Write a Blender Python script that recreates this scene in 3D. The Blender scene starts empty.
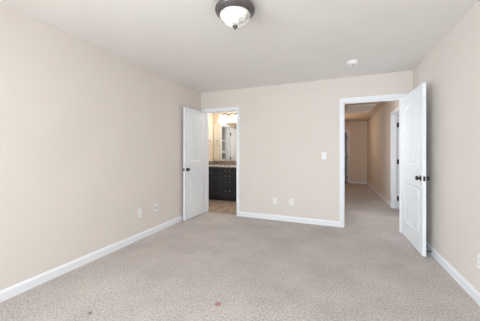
import bpy, bmesh, math, random
from mathutils import Matrix, Vector
random.seed(4)
scn = bpy.context.scene
col = scn.collection
R = math.radians

# ------------------------------------------------------------------ camera
FPX, HORIZON = 236.0, 152.5                 # focal length and horizon row for a 480x321 frame
YAW = math.atan2(94.0, FPX)
cd = bpy.data.cameras.new('camera')
cd.sensor_fit = 'HORIZONTAL'
cd.sensor_width = 36.0
cd.lens = 36.0 * FPX / 480.0
cd.shift_y = -(160.5 - HORIZON) / 480.0
cd.clip_start = 0.02
cam = bpy.data.objects.new('camera', cd)
cam.location = (0, 0, 1.22)
cam.rotation_euler = (R(90), 0, YAW)
col.objects.link(cam)
scn.camera = cam

# ------------------------------------------------------------------ world, daylight, exposure
w = bpy.data.worlds.new('sky')
scn.world = w
w.use_nodes = True
wn = w.node_tree
bg = wn.nodes['Background']
bg.inputs['Color'].default_value = (0.80, 0.88, 1.0, 1)
bg.inputs['Strength'].default_value = 1.2
w.cycles.sampling_method = 'NONE'

def area(name, loc, rot, sx, sy, power, color):
    l = bpy.data.lights.new(name, 'AREA')
    l.shape = 'RECTANGLE'; l.size = sx; l.size_y = sy
    l.energy = power; l.color = color
    o = bpy.data.objects.new(name, l)
    o.location = loc; o.rotation_euler = rot
    col.objects.link(o)
    return o

def lamp(name, loc, power, color, size=0.06):
    l = bpy.data.lights.new(name, 'POINT')
    l.energy = power; l.color = color; l.shadow_soft_size = size
    o = bpy.data.objects.new(name, l); o.location = loc
    col.objects.link(o)
    return o

DAY = (0.74, 0.90, 1.0)
REAR = -3.2                                 # inner face of the window wall behind the camera
WIN = ((-1.60, 0.20),)                      # window in that wall (x range)
WINL = ((-2.30, -0.70),)                    # window in the left wall, behind the camera (y range)
GROUND = (0.98, 0.90, 0.78)                  # daylight thrown up from the ground outside
def daylight(x, y, z, rz, width, height, sky, ground, tint=DAY):
    area('window_sky_light', (x, y, z), (R(72), 0, rz), width, height, sky, tint)
    area('window_ground_light', (x, y, z), (R(108), 0, rz), width, height, ground, GROUND)
for x0, x1 in WIN: daylight((x0 + x1) / 2, REAR - 0.035, 1.35, 0, x1 - x0, 1.5, 86, 56)
for y0, y1 in WINL: daylight(-2.534 - 0.035, (y0 + y1) / 2, 1.35, R(-90), y1 - y0, 1.5, 132, 66)
HALL_FILL_WIN = (4.60, 5.50)                         # unseen window added in the hallway's left wall to light it (y range)
daylight(-0.035, sum(HALL_FILL_WIN) / 2, 1.35, R(-90), HALL_FILL_WIN[1] - HALL_FILL_WIN[0], 1.5, 18, 7, (0.92, 0.96, 1.0))
lamp('bathroom_fill_light', (-2.10, 5.45, 2.25), 24, (1.0, 0.96, 0.90), 0.08)  # unseen light added to brighten the bathroom, no fixture
lamp('hallway_fill_light', (0.08, 8.6, 1.75), 12, (1.0, 0.77, 0.56), 0.06)  # unseen warm light added in mid-air for the hall walls, no fixture

scn.view_settings.view_transform = 'Standard'
scn.view_settings.look = 'None'
scn.view_settings.gamma = 1.0
scn.view_settings.use_curve_mapping = False
scn.view_settings.exposure = -0.23
scn.cycles.use_denoising = True
scn.cycles.denoiser = 'OPENIMAGEDENOISE'
scn.cycles.denoising_input_passes = 'RGB_ALBEDO_NORMAL'
scn.cycles.denoising_prefilter = 'ACCURATE'
scn.cycles.use_adaptive_sampling = False
scn.cycles.max_bounces = 16
scn.cycles.diffuse_bounces = 10
scn.cycles.sample_clamp_indirect = 4

# ------------------------------------------------------------------ materials
def lin(r, g, b):
    f = lambda c: (c / 255 / 12.92) if c / 255 <= 0.04045 else ((c / 255 + 0.055) / 1.055) ** 2.4
    return (f(r), f(g), f(b), 1)

def mat(name, rgb, rough=0.6, metal=0.0, rgb2=None, scale=8.0, detail=3.0, bump=0.0, bscale=200.0, lo=0.35, hi=0.65, spec=0.5, coat=0.0):
    m = bpy.data.materials.new(name)
    m.use_nodes = True
    nt = m.node_tree
    p = nt.nodes['Principled BSDF']
    p.inputs['Base Color'].default_value = lin(*rgb)
    p.inputs['Roughness'].default_value = rough
    p.inputs['Metallic'].default_value = metal
    p.inputs['Specular IOR Level'].default_value = spec
    p.inputs['Coat Weight'].default_value = coat
    tc = nt.nodes.new('ShaderNodeTexCoord')
    if rgb2:
        n = nt.nodes.new('ShaderNodeTexNoise')
        n.inputs['Scale'].default_value = scale
        n.inputs['Detail'].default_value = detail
        nt.links.new(tc.outputs['Object'], n.inputs['Vector'])
        cr = nt.nodes.new('ShaderNodeValToRGB')
        cr.color_ramp.elements[0].position = lo
        cr.color_ramp.elements[1].position = hi
        cr.color_ramp.elements[0].color = lin(*rgb)
        cr.color_ramp.elements[1].color = lin(*rgb2)
        nt.links.new(n.outputs['Fac'], cr.inputs['Fac'])
        nt.links.new(cr.outputs['Color'], p.inputs['Base Color'])
    if bump:
        n = nt.nodes.new('ShaderNodeTexNoise')
        n.inputs['Scale'].default_value = bscale
        n.inputs['Detail'].default_value = 2
        nt.links.new(tc.outputs['Object'], n.inputs['Vector'])
        b = nt.nodes.new('ShaderNodeBump')
        b.inputs['Strength'].default_value = bump
        b.inputs['Distance'].default_value = 0.003
        nt.links.new(n.outputs['Fac'], b.inputs['Height'])
        nt.links.new(b.outputs['Normal'], p.inputs['Normal'])
    return m

WALL = mat('greige_wall_paint', (220, 214, 209), 0.75, rgb2=(222, 216, 211), scale=2.0, bump=0.05, bscale=260, spec=0.3)
HALLWALL = mat('hall_wall_paint', (220, 211, 203), 0.75, rgb2=(222, 213, 205), scale=2.0, bump=0.05, bscale=260, spec=0.3)
CEIL = mat('flat_ceiling_paint', (231, 230, 229), 0.9, rgb2=(233, 232, 231), scale=3.0, bump=0.12, bscale=120, spec=0.2)
TRIM = mat('white_trim_paint', (235, 239, 246), 0.42, rgb2=(233, 237, 244), scale=3.0, spec=0.5)
DOORM = mat('white_door_paint', (234, 239, 245), 0.5, rgb2=(232, 237, 243), scale=3.0, spec=0.5)
PLASTIC = mat('white_plastic', (238, 239, 240), 0.35, rgb2=(236, 237, 238), scale=20)
SLOT = mat('dark_slot', (60, 56, 54), 0.5)
BRONZE = mat('oil_rubbed_bronze', (34, 30, 29), 0.38, 0.35, rgb2=(42, 37, 35), scale=30)
PANM = mat('bronze_light_pan', (98, 92, 95), 0.34, 0.5, rgb2=(108, 101, 103), scale=14)
NICKEL = mat('brushed_nickel', (150, 150, 150), 0.3, 1.0, rgb2=(160, 158, 156), scale=60)
CABINET = mat('espresso_cabinet', (40, 42, 50), 0.28, rgb2=(48, 49, 56), scale=9)
RUBBER = mat('black_rubber', (28, 26, 26), 0.6)
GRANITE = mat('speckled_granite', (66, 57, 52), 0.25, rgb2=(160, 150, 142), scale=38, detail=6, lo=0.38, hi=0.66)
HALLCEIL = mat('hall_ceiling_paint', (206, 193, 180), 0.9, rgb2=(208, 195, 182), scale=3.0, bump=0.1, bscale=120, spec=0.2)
COUNTER = mat('granite_painted_sheen', (140, 130, 122), 0.2, rgb2=(214, 208, 202), scale=30, detail=6, lo=0.34, hi=0.6)  # same stone as the backsplash, grazing reflection painted in as a lighter colour
BATHWALL = mat('bathroom_beige_paint', (200, 187, 170), 0.75, rgb2=(202, 189, 172), scale=2.0, bump=0.05, bscale=260, spec=0.3)
STONE = mat('bathroom_stone_floor', (138, 118, 98), 0.45, rgb2=(186, 168, 148), scale=7, detail=6, lo=0.35, hi=0.65)
PLATEGREY = mat('grey_jack', (110, 105, 102), 0.45, 0.3)

def mirror_mat():
    m = mat('mirror_glass', (236, 240, 238), 0.01, 1.0)
    return m
MIRROR = mirror_mat()

def glow(name, rgb, strength, rgb2=None, scale=10):
    m = mat(name, rgb, 0.25, rgb2=rgb2, scale=scale)
    m.cycles.emission_sampling = 'NONE'
    p = m.node_tree.nodes['Principled BSDF']
    p.inputs['Emission Strength'].default_value = strength
    p.inputs['Emission Color'].default_value = lin(*rgb)
    if rgb2:
        cr = [n for n in m.node_tree.nodes if n.type == 'VALTORGB'][0]
        m.node_tree.links.new(cr.outputs['Color'], p.inputs['Emission Color'])
    return m
DOME = glow('alabaster_glass', (160, 160, 159), 0.40, (255, 253, 250), 11)
SHADE = glow('lit_frosted_glass', (255, 246, 234), 12)

def pane_mat():
    m = bpy.data.materials.new('clear_window_glass')
    m.use_nodes = True
    nt = m.node_tree
    nt.nodes.remove(nt.nodes['Principled BSDF'])
    out = nt.nodes['Material Output']
    t = nt.nodes.new('ShaderNodeBsdfTransparent'); g = nt.nodes.new('ShaderNodeBsdfGlossy'); x = nt.nodes.new('ShaderNodeMixShader')
    g.inputs['Roughness'].default_value = 0.02
    x.inputs[0].default_value = 0.06
    nt.links.new(t.outputs[0], x.inputs[1]); nt.links.new(g.outputs[0], x.inputs[2]); nt.links.new(x.outputs[0], out.inputs['Surface'])
    return m
PANE = pane_mat()

def carpet_mat():
    m = bpy.data.materials.new('cut_pile_carpet')
    m.use_nodes = True
    nt = m.node_tree; L = nt.links.new
    p = nt.nodes['Principled BSDF']
    p.inputs['Roughness'].default_value = 1.0
    p.inputs['Specular IOR Level'].default_value = 0.05
    p.inputs['Sheen Weight'].default_value = 0.15
    tc = nt.nodes.new('ShaderNodeTexCoord')
    def noise(scale, det, rough=0.5):
        n = nt.nodes.new('ShaderNodeTexNoise')
        n.inputs['Scale'].default_value = scale; n.inputs['Detail'].default_value = det
        n.inputs['Roughness'].default_value = rough
        L(tc.outputs['Object'], n.inputs['Vector'])
        return n
    def ramp(src, p0, c0, p1, c1):
        r = nt.nodes.new('ShaderNodeValToRGB')
        r.color_ramp.elements[0].position = p0; r.color_ramp.elements[0].color = c0
        r.color_ramp.elements[1].position = p1; r.color_ramp.elements[1].color = c1
        L(src, r.inputs['Fac'])
        return r
    def mix(fac, a, b, mode='MIX'):
        x = nt.nodes.new('ShaderNodeMix'); x.data_type = 'RGBA'; x.blend_type = mode
        if isinstance(fac, float): x.inputs['Factor'].default_value = fac
        else: L(fac, x.inputs['Factor'])
        for v, k in ((a, 'A'), (b, 'B')):
            s = [i for i in x.inputs if i.name == k and i.type == 'RGBA'][0]
            if isinstance(v, tuple): s.default_value = v
            else: L(v, s)
        return [o for o in x.outputs if o.type == 'RGBA'][0]
    tuft = noise(70, 4, 0.72)
    base = ramp(tuft.outputs['Fac'], 0.28, lin(130, 123, 119), 0.72, lin(222, 214, 210))
    patch = noise(2.2, 4, 0.6)                    # pile lying one way or the other
    pr = ramp(patch.outputs['Fac'], 0.36, (0.88, 0.88, 0.88, 1), 0.64, (1.06, 1.06, 1.06, 1))
    c = mix(1.0, base.outputs['Color'], pr.outputs['Color'], 'MULTIPLY')
    for (x, y, r, rgb) in ((-0.868, 1.70, 0.034, (158, 84, 84)), (-1.723, 1.245, 0.025, (84, 78, 74))):
        d = nt.nodes.new('ShaderNodeVectorMath'); d.operation = 'DISTANCE'
        L(tc.outputs['Object'], d.inputs[0]); d.inputs[1].default_value = (x, y, 0)
        wob = nt.nodes.new('ShaderNodeMath'); wob.operation = 'MULTIPLY_ADD'
        L(noise(60, 2).outputs['Fac'], wob.inputs[0]); wob.inputs[1].default_value = 0.02
        L(d.outputs['Value'], wob.inputs[2])
        k = ramp(wob.outputs[0], r * 0.7, (0.75, 0.75, 0.75, 1), r * 1.3, (0, 0, 0, 1))
        c = mix(k.outputs['Color'], c, lin(*rgb))
    L(c, p.inputs['Base Color'])
    b = nt.nodes.new('ShaderNodeBump')
    b.inputs['Strength'].default_value = 0.35; b.inputs['Distance'].default_value = 0.005
    L(noise(85, 4, 0.75).outputs['Fac'], b.inputs['Height'])
    L(b.outputs['Normal'], p.inputs['Normal'])
    return m
CARPET = carpet_mat()

# ------------------------------------------------------------------ mesh helpers
class MB:
    def __init__(s): s.bm = bmesh.new(); s.smooth = False
    def box(s, a, b, bevel=0.0):
        (x0, y0, z0), (x1, y1, z1) = a, b
        t = bmesh.new()
        v = [t.verts.new(c) for c in ((x0, y0, z0), (x1, y0, z0), (x1, y1, z0), (x0, y1, z0), (x0, y0, z1), (x1, y0, z1), (x1, y1, z1), (x0, y1, z1))]
        for f in ((3, 2, 1, 0), (4, 5, 6, 7), (0, 1, 5, 4), (1, 2, 6, 5), (2, 3, 7, 6), (3, 0, 4, 7)): t.faces.new([v[i] for i in f])
        if bevel: bmesh.ops.bevel(t, geom=t.edges[:], offset=bevel, segments=2, profile=0.5, affect='EDGES')
        s._add(t); return s
    def prism(s, poly, vec):                 # polygon (3D points) swept along vec
        t = bmesh.new()
        a = [t.verts.new(p) for p in poly]
        b = [t.verts.new(Vector(p) + Vector(vec)) for p in poly]
        n = len(poly)
        t.faces.new(a[::-1]); t.faces.new(b)
        for i in range(n): t.faces.new((a[i], a[(i + 1) % n], b[(i + 1) % n], b[i]))
        bmesh.ops.recalc_face_normals(t, faces=t.faces[:])
        s._add(t); return s
    def strip(s, loop_a, loop_b, flip=False):
        t = bmesh.new()
        a = [t.verts.new(p) for p in loop_a]; b = [t.verts.new(p) for p in loop_b]; n = len(a)
        for i in range(n):
            q = (a[i], a[(i + 1) % n], b[(i + 1) % n], b[i])
            t.faces.new(q[::-1] if flip else q)
        s._add(t); return s
    def lathe(s, prof, at=(0, 0, 0), axis='Z', n=40):
        t = bmesh.new(); rings = []
        for (r, z) in prof:
            rings.append([t.verts.new((r * math.cos(2 * math.pi * k / n), r * math.sin(2 * math.pi * k / n), z)) for k in range(n)] if r > 1e-6 else [t.verts.new((0, 0, z))])
        for A, B in zip(rings, rings[1:]):
            for k in range(n):
                k2 = (k + 1) % n
                if len(A) == 1 and len(B) == 1: continue
                if len(A) == 1: t.faces.new((A[0], B[k2], B[k]))
                elif len(B) == 1: t.faces.new((A[k], A[k2], B[0]))
                else: t.faces.new((A[k], A[k2], B[k2], B[k]))
        bmesh.ops.recalc_face_normals(t, faces=t.faces[:])
        M = {'Z': Matrix(), 'X': Matrix.Rotation(R(90), 4, 'Y'), 'Y': Matrix.Rotation(R(-90), 4, 'X'),
             '-X': Matrix.Rotation(R(-90), 4, 'Y'), '-Y': Matrix.Rotation(R(90), 4, 'X')}[axis]
        t.transform(Matrix.Translation(at) @ M)
        s.smooth = True
        s._add(t); return s
    def tube(s, pts, r, n=12, closed=False):
        t = bmesh.new(); P = [Vector(p) for p in pts]; rings = []; m = len(P)
        up = Vector((0, 0, 1))
        for i in range(m):
            d = (P[(i + 1) % m] - P[i - 1]) if (closed or 0 < i < m - 1) else (P[1] - P[0] if i == 0 else P[-1] - P[-2])
            d.normalize()
            u = d.cross(up)
            if u.length < 1e-3: u = d.cross(Vector((1, 0, 0)))
            u.normalize(); v = d.cross(u)
            rings.append([t.verts.new(P[i] + r * (math.cos(2 * math.pi * k / n) * u + math.sin(2 * math.pi * k / n) * v)) for k in range(n)])
        for i in range(m if closed else m - 1):
            A, B = rings[i], rings[(i + 1) % m]
            for k in range(n): t.faces.new((A[k], A[(k + 1) % n], B[(k + 1) % n], B[k]))
        if not closed: t.faces.new(rings[0][::-1]); t.faces.new(rings[-1])
        bmesh.ops.recalc_face_normals(t, faces=t.faces[:])
        s.smooth = True
        s._add(t); return s
    def _add(s, t):
        me = bpy.data.meshes.new('t'); t.to_mesh(me); t.free(); s.bm.from_mesh(me); bpy.data.meshes.remove(me)
    def build(s, name, m, parent=None, loc=(0, 0, 0), rz=0.0, label=None):
        me = bpy.data.meshes.new(name)
        s.bm.to_mesh(me); s.bm.free()
        me.materials.append(m)
        if s.smooth:
            me.polygons.foreach_set('use_smooth', [True] * len(me.polygons))
            me.set_sharp_from_angle(angle=R(40))
        o = bpy.data.objects.new(name, me)
        col.objects.link(o)
        o.location = loc; o.rotation_euler = (0, 0, rz)
        if parent: o.parent = parent
        if label: o['label'] = label
        return o

def tag(o, label, cat, group=None, kind=None):
    o['label'] = label; o['category'] = cat
    if group: o['group'] = group
    if kind: o['kind'] = kind
    return o

def empty(name, loc=(0, 0, 0), rz=0.0):
    o = bpy.data.objects.new(name, None)
    o.location = loc; o.rotation_euler = (0, 0, rz)
    o.empty_display_size = 0.1
    col.objects.link(o)
    return o

def struct(name, mb, m, label, cat):
    return tag(mb.build(name, m), label, cat, kind='structure')

# ------------------------------------------------------------------ room measures (metres)
XL, XR, YB, H, T = -2.534, 1.089, 4.20, 2.44, 0.12
HX0, HX1, HY1 = 0.0, 1.19, 10.30            # hallway
BX0, BX1, BY1 = -3.20, -1.50, 5.95          # bathroom
BO = (-2.425, -1.745)                       # bathroom doorway, clear
HO = (0.151, 0.945)                         # hallway doorway, clear
SO = (5.27, 6.04)                           # doorway in the hall's right wall (y)
EO = (-0.26, 0.52)                          # doorway at the end of the hall (x)
CO = (4.86, 5.38)                           # linen closet doorway (y)
J = 0.018                                   # jamb lining
ZO = 2.035                                  # clear door height
ZW = ZO + J

# floor
b = MB()
b.box((XL, REAR, -0.1), (XR, YB, 0))
b.box((HO[0] - J, YB, -0.1), (HO[1] + J, YB + T, 0))
b.box((HX0, YB + T, -0.1), (HX1, HY1, 0))
b.box((HX1, SO[0] - J, -0.1), (HX1 + T, SO[1] + J, 0))
b.box((HX1 + T, 4.4, -0.1), (3.0, 7.2, 0))
b.box((EO[0] - J, HY1, -0.1), (EO[1] + J, HY1 + T, 0))
b.box((-1.2, HY1 + T, -0.1), (1.6, 12.8, 0))
b.box((BO[0] - J, YB, -0.1), (BO[1] + J, YB + 0.05, 0))
struct('floor', b, CARPET, 'beige cut pile carpet over the bedroom and hallway', 'carpet')
b = MB()
b.box((BO[0] - J, YB + 0.05, -0.1), (BO[1] + J, YB + T, -0.004))
b.box((BX0, YB + T, -0.1), (BX1, BY1, -0.004))
b.box((-3.60, 4.70, -0.1), (BX0, 5.52, -0.004))
struct('floor_bathroom', b, STONE, 'mottled brown stone floor seen through the bathroom doorway', 'floor')

# ceilings
struct('ceiling', MB().box((XL, REAR, H), (XR, YB, H + 0.1)), CEIL, 'flat off white bedroom ceiling', 'ceiling')
b = MB(); b.box((HX0, YB + T, H), (HX1, HY1, H + 0.1)); b.box((HX1 + T, 4.4, H), (3.0, 7.2, H + 0.1)); b.box((-1.2, HY1 + T, H), (1.6, 12.8, H + 0.1))
struct('ceiling_hall', b, HALLCEIL, 'dim hallway ceiling beyond the open bedroom door', 'ceiling')
b = MB(); b.box((BX0, YB + T, H), (BX1, BY1, H + 0.1)); b.box((-3.60, 4.70, H), (BX0, 5.52, H + 0.1))
struct('ceiling_bathroom', b, CEIL, 'bathroom ceiling above the vanity', 'ceiling')

# walls
b = MB()
ys = [REAR] + [v for p in WINL for v in p] + [YB]
for i in range(0, len(ys), 2): b.box((XL - T, ys[i], 0), (XL, ys[i + 1], H))
for y0, y1 in WINL:
    b.box((XL - T, y0, 0), (XL, y1, 0.6)); b.box((XL - T, y0, 2.1), (XL, y1, H))
struct('wall_left', b, WALL, 'long plain greige wall on the left of the bedroom', 'wall')
b = MB()
b.box((XL - T, YB, 0), (BO[0] - J, YB + T, H))
b.box((BO[0] - J, YB, ZW), (BO[1] + J, YB + T, H))
b.box((BO[1] + J, YB, 0), (HO[0] - J, YB + T, H))
b.box((HO[0] - J, YB, ZW), (HO[1] + J, YB + T, H))
b.box((HO[1] + J, YB, 0), (XR + T + 0.2, YB + T, H))
struct('wall_back', b, WALL, 'greige wall holding the bathroom and hallway doorways', 'wall')
struct('wall_right', MB().box((XR, REAR, 0), (XR + T, YB, H)), WALL, 'plain greige wall behind the open hallway door', 'wall')
b = MB()
xs = [XL - T] + [v for p in WIN for v in p] + [XR + T]
for i in range(0, len(xs), 2): b.box((xs[i], REAR - T, 0), (xs[i + 1], REAR, H))
for x0, x1 in WIN:
    b.box((x0, REAR - T, 0), (x1, REAR, 0.6)); b.box((x0, REAR - T, 2.1), (x1, REAR, H))
struct('wall_front', b, WALL, 'greige window wall opposite the two doorways', 'wall')

b = MB()
b.box((BX0 - T, YB + T, 0), (BX0, CO[0] - J, H)); b.box((BX0 - T, CO[1] + J, 0), (BX0, BY1, H)); b.box((BX0 - T, CO[0] - J, ZW), (BX0, CO[1] + J, H))
b.box((BX0 - T, YB, 0), (XL - T, YB + T, H))
struct('wall_bathroom_left', b, BATHWALL, 'beige bathroom side wall with the linen closet', 'wall')
struct('wall_bathroom_back', MB().box((BX0 - T, BY1, 0), (BX1 + T, BY1 + T, H)), BATHWALL, 'bathroom wall behind the vanity mirror', 'wall')
struct('wall_bathroom_right', MB().box((BX1, YB + T, 0), (BX1 + T, BY1, H)), WALL, 'bathroom wall at the hidden end of the vanity', 'wall')
b = MB(); b.box((-3.70, 4.70, 0), (-3.60, 5.52, H)); b.box((-3.70, 4.60, 0), (BX0 - T, 4.70, H)); b.box((-3.70, 5.52, 0), (BX0 - T, 5.62, H))
struct('wall_closet', b, WALL, 'walls inside the bathroom linen closet', 'wall')
struct('wall_hall_left', MB().box((HX0 - T, YB + T, 0), (HX0, HALL_FILL_WIN[0], H)).box((HX0 - T, HALL_FILL_WIN[1], 0), (HX0, HY1, H)).box((HX0 - T, HALL_FILL_WIN[0], 0), (HX0, HALL_FILL_WIN[1], 0.6)).box((HX0 - T, HALL_FILL_WIN[0], 2.1), (HX0, HALL_FILL_WIN[1], H)), HALLWALL, 'left wall of the hallway', 'wall')
b = MB()
b.box((HX1, YB + T, 0), (HX1 + T, SO[0] - J, H)); b.box((HX1, SO[1] + J, 0), (HX1 + T, HY1 + T, H)); b.box((HX1, SO[0] - J, ZW), (HX1 + T, SO[1] + J, H))
struct('wall_hall_right', b, HALLWALL, 'right wall of the hallway with an open side door', 'wall')
b = MB()
b.box((-1.2, HY1, 0), (EO[0] - J, HY1 + T, H)); b.box((EO[1] + J, HY1, 0), (HX1, HY1 + T, H)); b.box((EO[0] - J, HY1, ZW), (EO[1] + J, HY1 + T, H))
struct('wall_hall_end', b, HALLWALL, 'tan wall closing the far end of the hallway', 'wall')
b = MB(); b.box((-1.3, HY1 + T, 0), (-1.2, 12.9, H)); b.box((1.6, HY1 + T, 0), (1.7, 12.9, H)); b.box((-1.2, 12.8, 0), (1.6, 12.9, H)); b.box((HX1 + T, HY1, 0), (1.7, HY1 + T, H))
struct('wall_far_room', b, HALLWALL, 'walls of the room past the end of the hallway', 'wall')
b = MB(); b.box((3.0, 4.3, 0), (3.1, 7.3, H)); b.box((HX1 + T, 7.2, 0), (3.0, 7.3, H)); b.box((HX1 + T, 4.3, 0), (3.0, 4.4, H))
struct('wall_side_room', b, HALLWALL, 'walls of the room off the right of the hallway', 'wall')

# windows behind the camera plus the added hallway one (the daylight); local x along the wall, room towards +y
def window(n, loc, rz, W, label):
    b = MB(); x0, x1 = 0.0, W; y0, y1 = -0.09, -0.04
    b.box((x0, y0, 0.6), (x0 + 0.05, y1, 2.1)); b.box((x1 - 0.05, y0, 0.6), (x1, y1, 2.1))
    b.box((x0 + 0.05, y0, 0.6), (x1 - 0.05, y1, 0.65)); b.box((x0 + 0.05, y0, 2.05), (x1 - 0.05, y1, 2.1)); b.box((x0 + 0.05, y0, 1.33), (x1 - 0.05, y1, 1.37))
    o = tag(b.build('window_%d' % n, TRIM, None, loc, rz), label, 'window', kind='structure')
    p = MB(); p.box((x0 + 0.05, -0.067, 0.65), (x1 - 0.05, -0.063, 1.33)); p.box((x0 + 0.05, -0.067, 1.37), (x1 - 0.05, -0.063, 2.05))
    p.build('pane', PANE, o)
    MB().box((x0 - 0.05, 0, 0.57), (x1 + 0.05, 0.05, 0.6), 0.005).build('sill', TRIM, o)
for x0, x1 in WIN: window(1, (x0, REAR, 0), 0, x1 - x0, 'white sash window in the wall facing the doorways')
window(3, (HX0, HALL_FILL_WIN[1], 0), R(-90), HALL_FILL_WIN[1] - HALL_FILL_WIN[0], 'added unseen white sash window in the left hallway wall')
for y0, y1 in WINL: window(2, (XL, y1, 0), R(-90), y1 - y0, 'white sash window in the left bedroom wall')

# baseboards
BH, BT = 0.092, 0.014
def base_run(b, p0, p1, nrm):
    p0 = Vector((p0[0], p0[1], 0)); d = Vector((p1[0], p1[1], 0)) - p0; n = Vector((nrm[0], nrm[1], 0)); z = Vector((0, 0, 1))
    b.prism([p0, p0 + n * BT, p0 + n * BT + z * (BH - 0.022), p0 + n * BT * 0.55 + z * (BH - 0.006), p0 + n * BT * 0.4 + z * BH, p0 + z * BH], d)
CW = 0.068
b = MB(); base_run(b, (XL, REAR), (XL, YB - BT), (1, 0)); struct('baseboard_left', b, TRIM, 'white baseboard along the left bedroom wall', 'baseboard')
b = MB(); base_run(b, (XL, YB), (BO[0] - CW, YB), (0, -1)); base_run(b, (BO[1] + CW, YB), (HO[0] - CW, YB), (0, -1)); base_run(b, (HO[1] + CW, YB), (XR, YB), (0, -1))
struct('baseboard_back', b, TRIM, 'white baseboard between the two doorways', 'baseboard')
b = MB(); base_run(b, (XR, REAR), (XR, YB - BT), (-1, 0)); struct('baseboard_right', b, TRIM, 'white baseboard along the right bedroom wall', 'baseboard')
b = MB(); base_run(b, (HX1, SO[1] + CW), (HX1, HY1 - BT), (-1, 0)); base_run(b, (HX1, YB + T), (HX1, SO[0] - CW), (-1, 0))
struct('baseboard_hall_right', b, TRIM, 'white baseboard along the right hallway wall', 'baseboard')
b = MB(); base_run(b, (EO[1] + CW, HY1), (HX1, HY1), (0, -1)); struct('baseboard_hall_end', b, TRIM, 'white baseboard across the end of the hallway', 'baseboard')
b = MB(); base_run(b, (HX0, YB + T), (HX0, HY1 - BT), (1, 0)); struct('baseboard_hall_left', b, TRIM, 'white baseboard along the left hallway wall', 'baseboard')

# door casings and jambs; local u along the opening, v through the wall
def doorway(name, loc, rz, W, label, strike=None, hinges=()):
    c = MB(); cw = 0.062; r = 0.006; ct = 0.016
    for v0, v1 in ((-ct, 0.0), (T, T + ct)):
        s = -1 if v0 < 0 else 1
        flat = v0 if s < 0 else v1
        c.box((-r - cw, v0, 0), (-r, v1, ZO + r)); c.box((W + r, v0, 0), (W + r + cw, v1, ZO + r))
        c.box((-r - cw, v0, ZO + r), (W + r + cw, v1, ZO + r + cw))
        o = flat + s * 0.004                  # raised back band on the outer edge
        lo, hi = min(flat, o), max(flat, o)
        c.box((-r - cw, lo, 0), (-r - cw + 0.016, hi, ZO + r + cw - 0.016)); c.box((W + r + cw - 0.016, lo, 0), (W + r + cw, hi, ZO + r + cw - 0.016))
        c.box((-r - cw, lo, ZO + r + cw - 0.016), (W + r + cw, hi, ZO + r + cw))
    root = c.build(name, TRIM, None, loc, rz)
    tag(root, label, 'door trim', kind='structure')
    j = MB()
    j.box((-J, 0, 0), (0, T, ZO)); j.box((W, 0, 0), (W + J, T, ZO)); j.box((-J, 0, ZO), (W + J, T, ZW))
    j.box((0, 0.045, 0), (0.011, 0.08, ZO - 0.011)); j.box((W - 0.011, 0.045, 0), (W, 0.08, ZO - 0.011)); j.box((0, 0.045, ZO - 0.011), (W, 0.08, ZO))
    j.build('jamb', TRIM, root)
    if strike is not None:
        s = MB(); s.box((0, 0.004, strike - 0.03), (0.0025, 0.04, strike + 0.03)); s.box((0, -0.006, strike - 0.017), (0.0025, 0.004, strike + 0.017))
        s.build('strike_plate', NICKEL, root)
    for z in hinges: MB().box((0, 0.082, z - 0.05), (0.003, T, z + 0.05)).build('hinge', BRONZE, root, label='dark bronze hinge')
    return root
doorway('trim_1', (BO[0], YB, 0), 0, BO[1] - BO[0], 'white casing around the bathroom doorway')
doorway('trim_2', (HO[0], YB, 0), 0, HO[1] - HO[0], 'white casing around the bedroom doorway to the hallway', 0.915)
doorway('trim_3', (HX1, SO[1], 0), R(-90), SO[1] - SO[0], 'white casing of the side doorway in the hallway', hinges=(0.22, 1.02, 1.82))
doorway('trim_4', (EO[0], HY1, 0), 0, EO[1] - EO[0], 'white casing of the doorway at the far end of the hallway')
doorway('trim_5', (BX0, CO[0], 0), R(90), CO[1] - CO[0], 'white casing of the linen closet reflected in the bathroom mirror')

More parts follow.
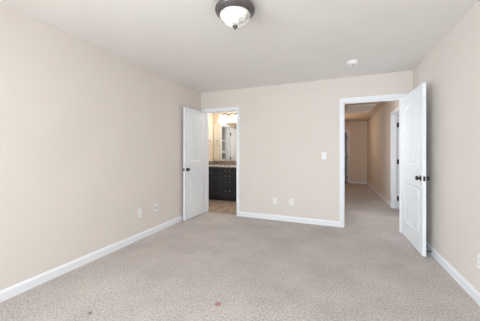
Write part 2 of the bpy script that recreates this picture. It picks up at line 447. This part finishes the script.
# doors: hinge line at the origin, leaf along +x
def door(name, hinge, free, label, hinge_side, knobs=True, planks=5, stile=0.115, hz=(0.22, 1.02, 1.82)):
    hv, fv = Vector(hinge), Vector(free)
    d = fv - hv; w = d.length; rz = math.atan2(d.y, d.x)
    root = tag(empty(name, (hv.x, hv.y, 0), rz), label, 'door', kind='structure')
    z0, z1 = 0.012, 2.031; h = 0.0175; hc = 0.0060
    x0, x1 = stile, w - stile
    lower = [(x0, 0.225), (x1, 0.225), (x1, 0.80), (x0, 0.80)]
    def arch(xa, xb, zs, rise, n=14):
        return [(xb + (xa - xb) * k / n, zs + rise * math.sin(math.pi * k / n) ** 0.9) for k in range(n + 1)]
    upper = [(x0, 1.05), (x1, 1.05)] + arch(x0, x1, 1.84, 0.05)
    f = MB()
    f.box((0, -h, z0), (x0, h, z1)); f.box((x1, -h, z0), (w, h, z1))
    f.box((x0, -h, z0), (x1, h, 0.225)); f.box((x0, -h, 0.80), (x1, h, 1.05))
    f.prism([(x, -h, z) for x, z in arch(x0, x1, 1.84, 0.05)] + [(x0, -h, z1), (x1, -h, z1)], (0, 2 * h, 0))
    def inset(poly, k):
        cx = sum(p[0] for p in poly) / len(poly); zs = [p[1] for p in poly]; mid = (min(zs) + max(zs)) / 2
        out = []
        for (x, z) in poly:
            t = 1 - k / ((x1 - x0) / 2)
            xc = (x0 + x1) / 2
            out.append((xc + (x - xc) * t, z + k if z < mid else z - k))
        return out
    for poly in (lower, upper):                # sloped moulding round each panel opening
        q = inset(poly, 0.024)
        for s in (-1, 1):
            f.strip([(x, s * h, z) for x, z in poly], [(x, s * hc, z) for x, z in q], flip=(s > 0))
    f.build('leaf', DOORM, root)
    for poly in (lower, upper):
        p = MB()
        q = inset(poly, 0.022)
        p.prism([(x, -hc, z) for x, z in q], (0, 2 * hc, 0))
        a, c = x0 + 0.042, x1 - 0.042; g = 0.012; pw = (c - a - g * (planks - 1)) / planks
        zb = q[0][1] + 0.02
        def ztop(x):
            if poly is lower: return 0.80 - 0.042
            k = (x1 - x) / (x1 - x0)
            return 1.84 - 0.042 + 0.05 * max(0.0, math.sin(math.pi * k)) ** 0.9
        for i in range(planks):
            xa = a + i * (pw + g); xb = xa + pw
            pts = [(xa, zb), (xb, zb)] + [(xb + (xa - xb) * k / 4, ztop(xb + (xa - xb) * k / 4)) for k in range(5)]
            for s in (-1, 1): p.prism([(x, s * hc, z) for x, z in pts], (0, s * 0.0085, 0))
        p.build('panel', DOORM, root)
    if knobs:
        zk = 0.915
        for s in (-1, 1):
            ax = 'Y' if s > 0 else '-Y'
            k = MB().lathe([(0.0105, 0.005), (0.0105, 0.020), (0.021, 0.026), (0.0265, 0.034), (0.027, 0.041), (0.022, 0.048), (0.0, 0.050)], (w - 0.066, s * h, zk), ax, 28).build('knob', BRONZE, root, label='dark bronze door knob')
            MB().lathe([(0.0, 0.0), (0.033, 0.0), (0.032, 0.004), (0.022, 0.0065), (0.0, 0.0065)], (w - 0.066, s * h, zk), ax, 28).build('rosette', BRONZE, k)
        MB().box((w, -0.011, zk - 0.028), (w + 0.0015, 0.011, zk + 0.028)).build('latch_plate', BRONZE, root, label='dark latch plate on the door edge')
    for z in hz:
        g = MB(); g.tube([(-0.006, hinge_side * (h + 0.004), z - 0.045), (-0.006, hinge_side * (h + 0.004), z + 0.045)], 0.0065, 10)
        g.box((-0.0012, -0.012, z - 0.044), (0.0, 0.014, z + 0.044))
        g.build('hinge', BRONZE, root, label='dark bronze hinge')
    return root
door('door_1', (-2.440, 4.172), (-2.466, 3.515), 'white two panel door open against the left wall by the bathroom', -1)
door('door_2', (0.9645, 4.172), (0.9735, 3.335), 'white two panel door swung open against the right wall', 1)
door('door_3', (1.345, 6.02), (1.55, 6.73), 'white door open into the room off the right of the hallway', 1)
door('door_4', (0.500, 10.438), (0.340, 11.175), 'white door standing open at the far end of the hallway', -1)
door('door_5', (-3.148, 4.82), (-3.115, 4.365), 'white linen closet door folded back, seen in the bathroom mirror', 1, knobs=False, planks=4, stile=0.09)

# attic hatch
hx0, hx1, hy0, hy1 = 0.34, 0.985, 6.75, 7.95
r = tag(empty('attic_hatch', (hx0, hy0, H)), 'white attic access hatch set in the hallway ceiling', 'hatch')
b = MB(); lx, ly, fw = hx1 - hx0, hy1 - hy0, 0.06
b.box((0, 0, -0.016), (fw, ly, 0)); b.box((lx - fw, 0, -0.016), (lx, ly, 0)); b.box((fw, 0, -0.016), (lx - fw, fw, 0)); b.box((fw, ly - fw, -0.016), (lx - fw, ly, 0))
b.build('frame', TRIM, r)
MB().box((fw, fw, -0.006), (lx - fw, ly - fw, 0)).build('panel', TRIM, r)

# ------------------------------------------------------------------ bedroom fittings
LX, LY = -0.765, 1.81
r = tag(empty('ceiling_light', (LX, LY, H)), 'round flush ceiling light with bronze pan and alabaster glass dome', 'ceiling light')
MB().lathe([(0.0, 0.0), (0.125, 0.0), (0.140, -0.008), (0.158, -0.018), (0.165, -0.030), (0.166, -0.044), (0.160, -0.056), (0.148, -0.064), (0.138, -0.076), (0.130, -0.080), (0.122, -0.074), (0.0, -0.070)], n=64).build('pan', PANM, r)
prof = [(0.124, -0.073), (0.126, -0.082), (0.122, -0.097), (0.110, -0.115), (0.090, -0.132), (0.066, -0.147), (0.042, -0.158), (0.022, -0.165), (0.0, -0.167)]
MB().lathe(prof, n=64).build('glass_dome', DOME, r, label='lit alabaster glass dome')
MB().lathe([(0.0, -0.163), (0.018, -0.164), (0.023, -0.170), (0.020, -0.178), (0.011, -0.187), (0.005, -0.196), (0.0, -0.199)], n=24).build('finial', PANM, r, label='bronze finial')

r = tag(empty('smoke_detector', (0.232, 3.50, H)), 'small round white smoke detector on the bedroom ceiling', 'smoke detector')
MB().lathe([(0.0, 0.0), (0.072, 0.0), (0.072, -0.012), (0.069, -0.016), (0.0, -0.016)], n=40).build('base', PLASTIC, r)
MB().lathe([(0.066, -0.016), (0.064, -0.030), (0.055, -0.040), (0.034, -0.046), (0.0, -0.047)], n=40).build('cover', PLASTIC, r)
MB().lathe([(0.010, -0.0455), (0.010, -0.0485), (0.0, -0.0490)], (0.0, -0.02, 0), n=20).build('test_button', PLATEGREY, r)

# wall plates: local x across, y out of the wall is -y
def plate(name, loc, rz, label, cat, kind, group=None):
    r = tag(empty(name, loc, rz), label, cat, group)
    MB().box((-0.036, -0.006, -0.059), (0.036, 0, 0.059), 0.0025).build('cover_plate', PLASTIC, r)
    if kind == 'duplex':
        for dz in (-0.024, 0.024):
            f = MB().box((-0.017, -0.0085, dz - 0.0145), (0.017, -0.0055, dz + 0.0145), 0.001).build('receptacle', PLASTIC, r)
            s = MB()
            s.box((-0.0075, -0.0089, dz - 0.003), (-0.0055, -0.0083, dz + 0.006)); s.box((0.0055, -0.0089, dz - 0.003), (0.0075, -0.0083, dz + 0.006)); s.box((-0.002, -0.0089, dz - 0.010), (0.002, -0.0083, dz - 0.006))
            s.build('slots', SLOT, f, label='dark plug slots')
    elif kind == 'switch':
        MB().box((-0.016, -0.008, -0.033), (0.016, -0.0055, 0.033), 0.001).build('rocker_frame', PLASTIC, r)
        MB().prism([(-0.013, -0.008, -0.030), (-0.013, -0.0095, -0.030), (-0.013, -0.0125, 0.030), (-0.013, -0.008, 0.030)], (0.026, 0, 0)).build('rocker', PLASTIC, r)
    elif kind == 'jack':
        MB().box((-0.013, -0.010, -0.012), (0.013, -0.0055, 0.014), 0.001).build('socket_block', PLATEGREY, r, label='dark cable socket')
        MB().lathe([(0.005, 0), (0.005, 0.012), (0.0, 0.012)], (0, -0.009, 0.001), '-Y', 16).build('connector', NICKEL, r)
    elif kind == 'twin':
        for dx in (-0.012, 0.012):
            MB().box((dx - 0.008, -0.008, -0.022), (dx + 0.008, -0.0055, 0.022), 0.001).build('insert', PLASTIC, r)
    for dz in (-0.048, 0.048):
        MB().lathe([(0.003, 0), (0.003, 0.0008), (0, 0.001)], (0, -0.006, dz), '-Y', 10).build('screw', PLASTIC, r)
    return r
plate('light_switch', (-0.156, YB, 1.165), 0, 'white rocker light switch on the back wall beside the hallway doorway', 'light switch', 'switch')
plate('cable_plate', (-0.991, YB, 0.345), 0, 'white twin jack plate low on the back wall, nearer the bathroom doorway', 'wall plate', 'twin')
plate('wall_outlet', (-0.696, YB, 0.345), 0, 'white duplex outlet low on the back wall, nearer the hallway doorway', 'outlet', 'duplex')
plate('wall_outlet', (XL, 2.553, 0.372), R(90), 'white duplex outlet low on the left wall', 'outlet', 'duplex')
plate('cable_jack', (XL, 2.862, 0.378), R(90), 'white wall plate with a dark cable socket on the left wall near the bathroom door', 'wall plate', 'jack')
plate('wall_outlet', (XR, 2.465, 0.345), R(-90), 'white duplex outlet low on the right wall at the photo edge', 'outlet', 'duplex')

r = tag(empty('door_stop', (XR - BT, 3.45, 0.040)), 'black spring door stop on the right baseboard behind the open door', 'door stop')
MB().lathe([(0.0, 0.0), (0.011, 0.0), (0.011, 0.004), (0.006, 0.006), (0.0, 0.006)], (0, 0, 0), '-X', 20).build('base', RUBBER, r)
n = 90
MB().tube([(-0.005 - 0.055 * k / n, 0.0055 * math.cos(k * 0.75), 0.0055 * math.sin(k * 0.75)) for k in range(n + 1)], 0.0018, 6).build('spring', RUBBER, r)
MB().lathe([(0.0, 0.058), (0.008, 0.058), (0.0085, 0.070), (0.007, 0.074), (0.0, 0.075)], (0, 0, 0), '-X', 20).build('tip', RUBBER, r)

# ------------------------------------------------------------------ bathroom
VF = 5.40
vx0, vx1, VH = BX0 + 0.005, BX1 - 0.005, 0.845
r = tag(empty('bathroom_vanity', (0, VF, 0)), 'dark espresso vanity cabinet with drawers below the bathroom mirror', 'vanity cabinet')
b = MB(); b.box((vx0, 0.0, 0.10), (vx1, BY1 - VF - 0.005, VH)); b.box((vx0, 0.06, -0.004), (vx1, BY1 - VF - 0.005, 0.10))
b.build('body', CABINET, r)
def shaker(name, x0, x1, z0, z1, parent, fr=0.05, pulls=()):
    m = MB(); t = 0.019
    m.box((x0, -t, z0), (x0 + fr, 0, z1), 0.002); m.box((x1 - fr, -t, z0), (x1, 0, z1), 0.002)
    m.box((x0 + fr, -t, z0), (x1 - fr, 0, z0 + fr), 0.002); m.box((x0 + fr, -t, z1 - fr), (x1 - fr, 0, z1), 0.002)
    m.box((x0 + fr, -0.005, z0 + fr), (x1 - fr, 0, z1 - fr))
    inn = [(x0 + fr, z0 + fr), (x1 - fr, z0 + fr), (x1 - fr, z1 - fr), (x0 + fr, z1 - fr)]
    k = 0.012
    inn2 = [(x0 + fr + k, z0 + fr + k), (x1 - fr - k, z0 + fr + k), (x1 - fr - k, z1 - fr - k), (x0 + fr + k, z1 - fr - k)]
    m.strip([(x, -t + 0.003, z) for x, z in inn], [(x, -0.006, z) for x, z in inn2])
    o = m.build(name, CABINET, parent)
    for (px, pz) in pulls:
        MB().lathe([(0.006, 0.0), (0.005, 0.010), (0.011, 0.016), (0.014, 0.022), (0.010, 0.028), (0.0, 0.029)], (px, -t, pz), '-Y', 18).build('knob', NICKEL, o, label='small nickel knob')
    return o
for (a, c, k) in ((-3.185, -2.945, 1), (-2.935, -2.675, -1), (-2.265, -1.90, 1), (-1.89, -1.515, -1)):
    shaker('door', a, c, 0.13, 0.82, r, 0.055, [((c - 0.028) if k > 0 else (a + 0.028), 0.70)])
for (z0, z1) in ((0.13, 0.385), (0.395, 0.55), (0.56, 0.70), (0.71, 0.82)):
    shaker('drawer', -2.655, -2.285, z0, z1, r, 0.032, [(-2.53, (z0 + z1) / 2), (-2.41, (z0 + z1) / 2)])
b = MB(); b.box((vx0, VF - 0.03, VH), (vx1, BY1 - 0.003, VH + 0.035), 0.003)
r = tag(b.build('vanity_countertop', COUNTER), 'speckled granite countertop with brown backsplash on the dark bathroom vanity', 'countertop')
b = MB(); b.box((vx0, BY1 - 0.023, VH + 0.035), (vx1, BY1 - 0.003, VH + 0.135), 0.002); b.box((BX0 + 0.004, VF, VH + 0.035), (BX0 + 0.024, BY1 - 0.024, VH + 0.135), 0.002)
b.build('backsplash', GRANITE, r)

r = tag(MB().box((BX0 + 0.035, BY1 - 0.008, 1.02), (BX1 - 0.05, BY1 - 0.002, 2.04)).build('wall_mirror', MIRROR), 'large frameless mirror above the bathroom vanity', 'mirror')
for x in (-2.9, -2.35, -1.8):
    for za, zb in ((1.012, 1.03), (2.03, 2.048)):
        MB().box((x - 0.012, BY1 - 0.011, za), (x + 0.012, BY1 - 0.001, zb)).build('clip', NICKEL, r)

r = tag(empty('vanity_light', (-2.45, BY1, 2.262)), 'lit bathroom vanity light with scrolled dark arm and glass shades', 'vanity light')
MB().lathe([(0.0, 0.0), (0.060, 0.0), (0.060, 0.010), (0.045, 0.022), (0.012, 0.026), (0.012, 0.115), (0.0, 0.115)], (0, 0, 0), '-Y', 32).build('backplate', BRONZE, r)
MB().tube([(x / 100.0, -0.115, 0.026 * math.cos(x / 41.0 * 4 * math.pi + math.pi) + 0.0) for x in range(-41, 42)], 0.012, 10).build('arm', BRONZE, r, label='scrolled dark bronze arm')
for x in (-0.41, 0.0, 0.41):
    s = MB().lathe([(0.0, -0.045), (0.022, -0.045), (0.040, -0.062), (0.054, -0.095), (0.064, -0.140), (0.074, -0.165), (0.070, -0.165), (0.060, -0.140), (0.0, -0.075)], (x, -0.115, 0), n=28).build('shade', SHADE, r, label='glowing frosted glass shade')
    lamp('vanity_bulb', (-2.45 + x, BY1 - 0.115, 2.262 - 0.20), 2.2, (1.0, 0.95, 0.88), 0.03)
    MB().lathe([(0.0, -0.012), (0.018, -0.014), (0.023, -0.022), (0.023, -0.044), (0.0, -0.045)], (x, -0.115, 0), n=20).build('socket_cup', BRONZE, s, label='dark bronze socket cup')

r = tag(empty('towel_ring', (BX0, 5.70, 1.56)), 'metal towel ring on the bathroom side wall left of the mirror', 'towel ring')
MB().lathe([(0.0, 0.0), (0.028, 0.0), (0.028, 0.006), (0.012, 0.012), (0.010, 0.045), (0.0, 0.047)], (0, 0, 0), 'X', 24).build('mount', NICKEL, r)
MB().tube([(0.036, 0.075 * math.sin(2 * math.pi * k / 40), -0.075 + 0.075 * math.cos(2 * math.pi * k / 40)) for k in range(40)], 0.005, 10, closed=True).build('ring', NICKEL, r)

for z, wh in ((1.01, 'lowest'), (1.25, 'middle'), (1.62, 'highest')):
    b = MB().box((-3.597, 4.703, z - 0.018), (-3.345, 5.517, z), 0.002)
    r = tag(b.build('closet_shelf', TRIM), 'white linen closet shelf seen in the bathroom mirror, %s of the three' % wh, 'shelf', 'linen closet shelves')
    MB().box((-3.345, 4.703, z - 0.035), (-3.327, 5.517, z + 0.003), 0.002).build('front_lip', TRIM, r)
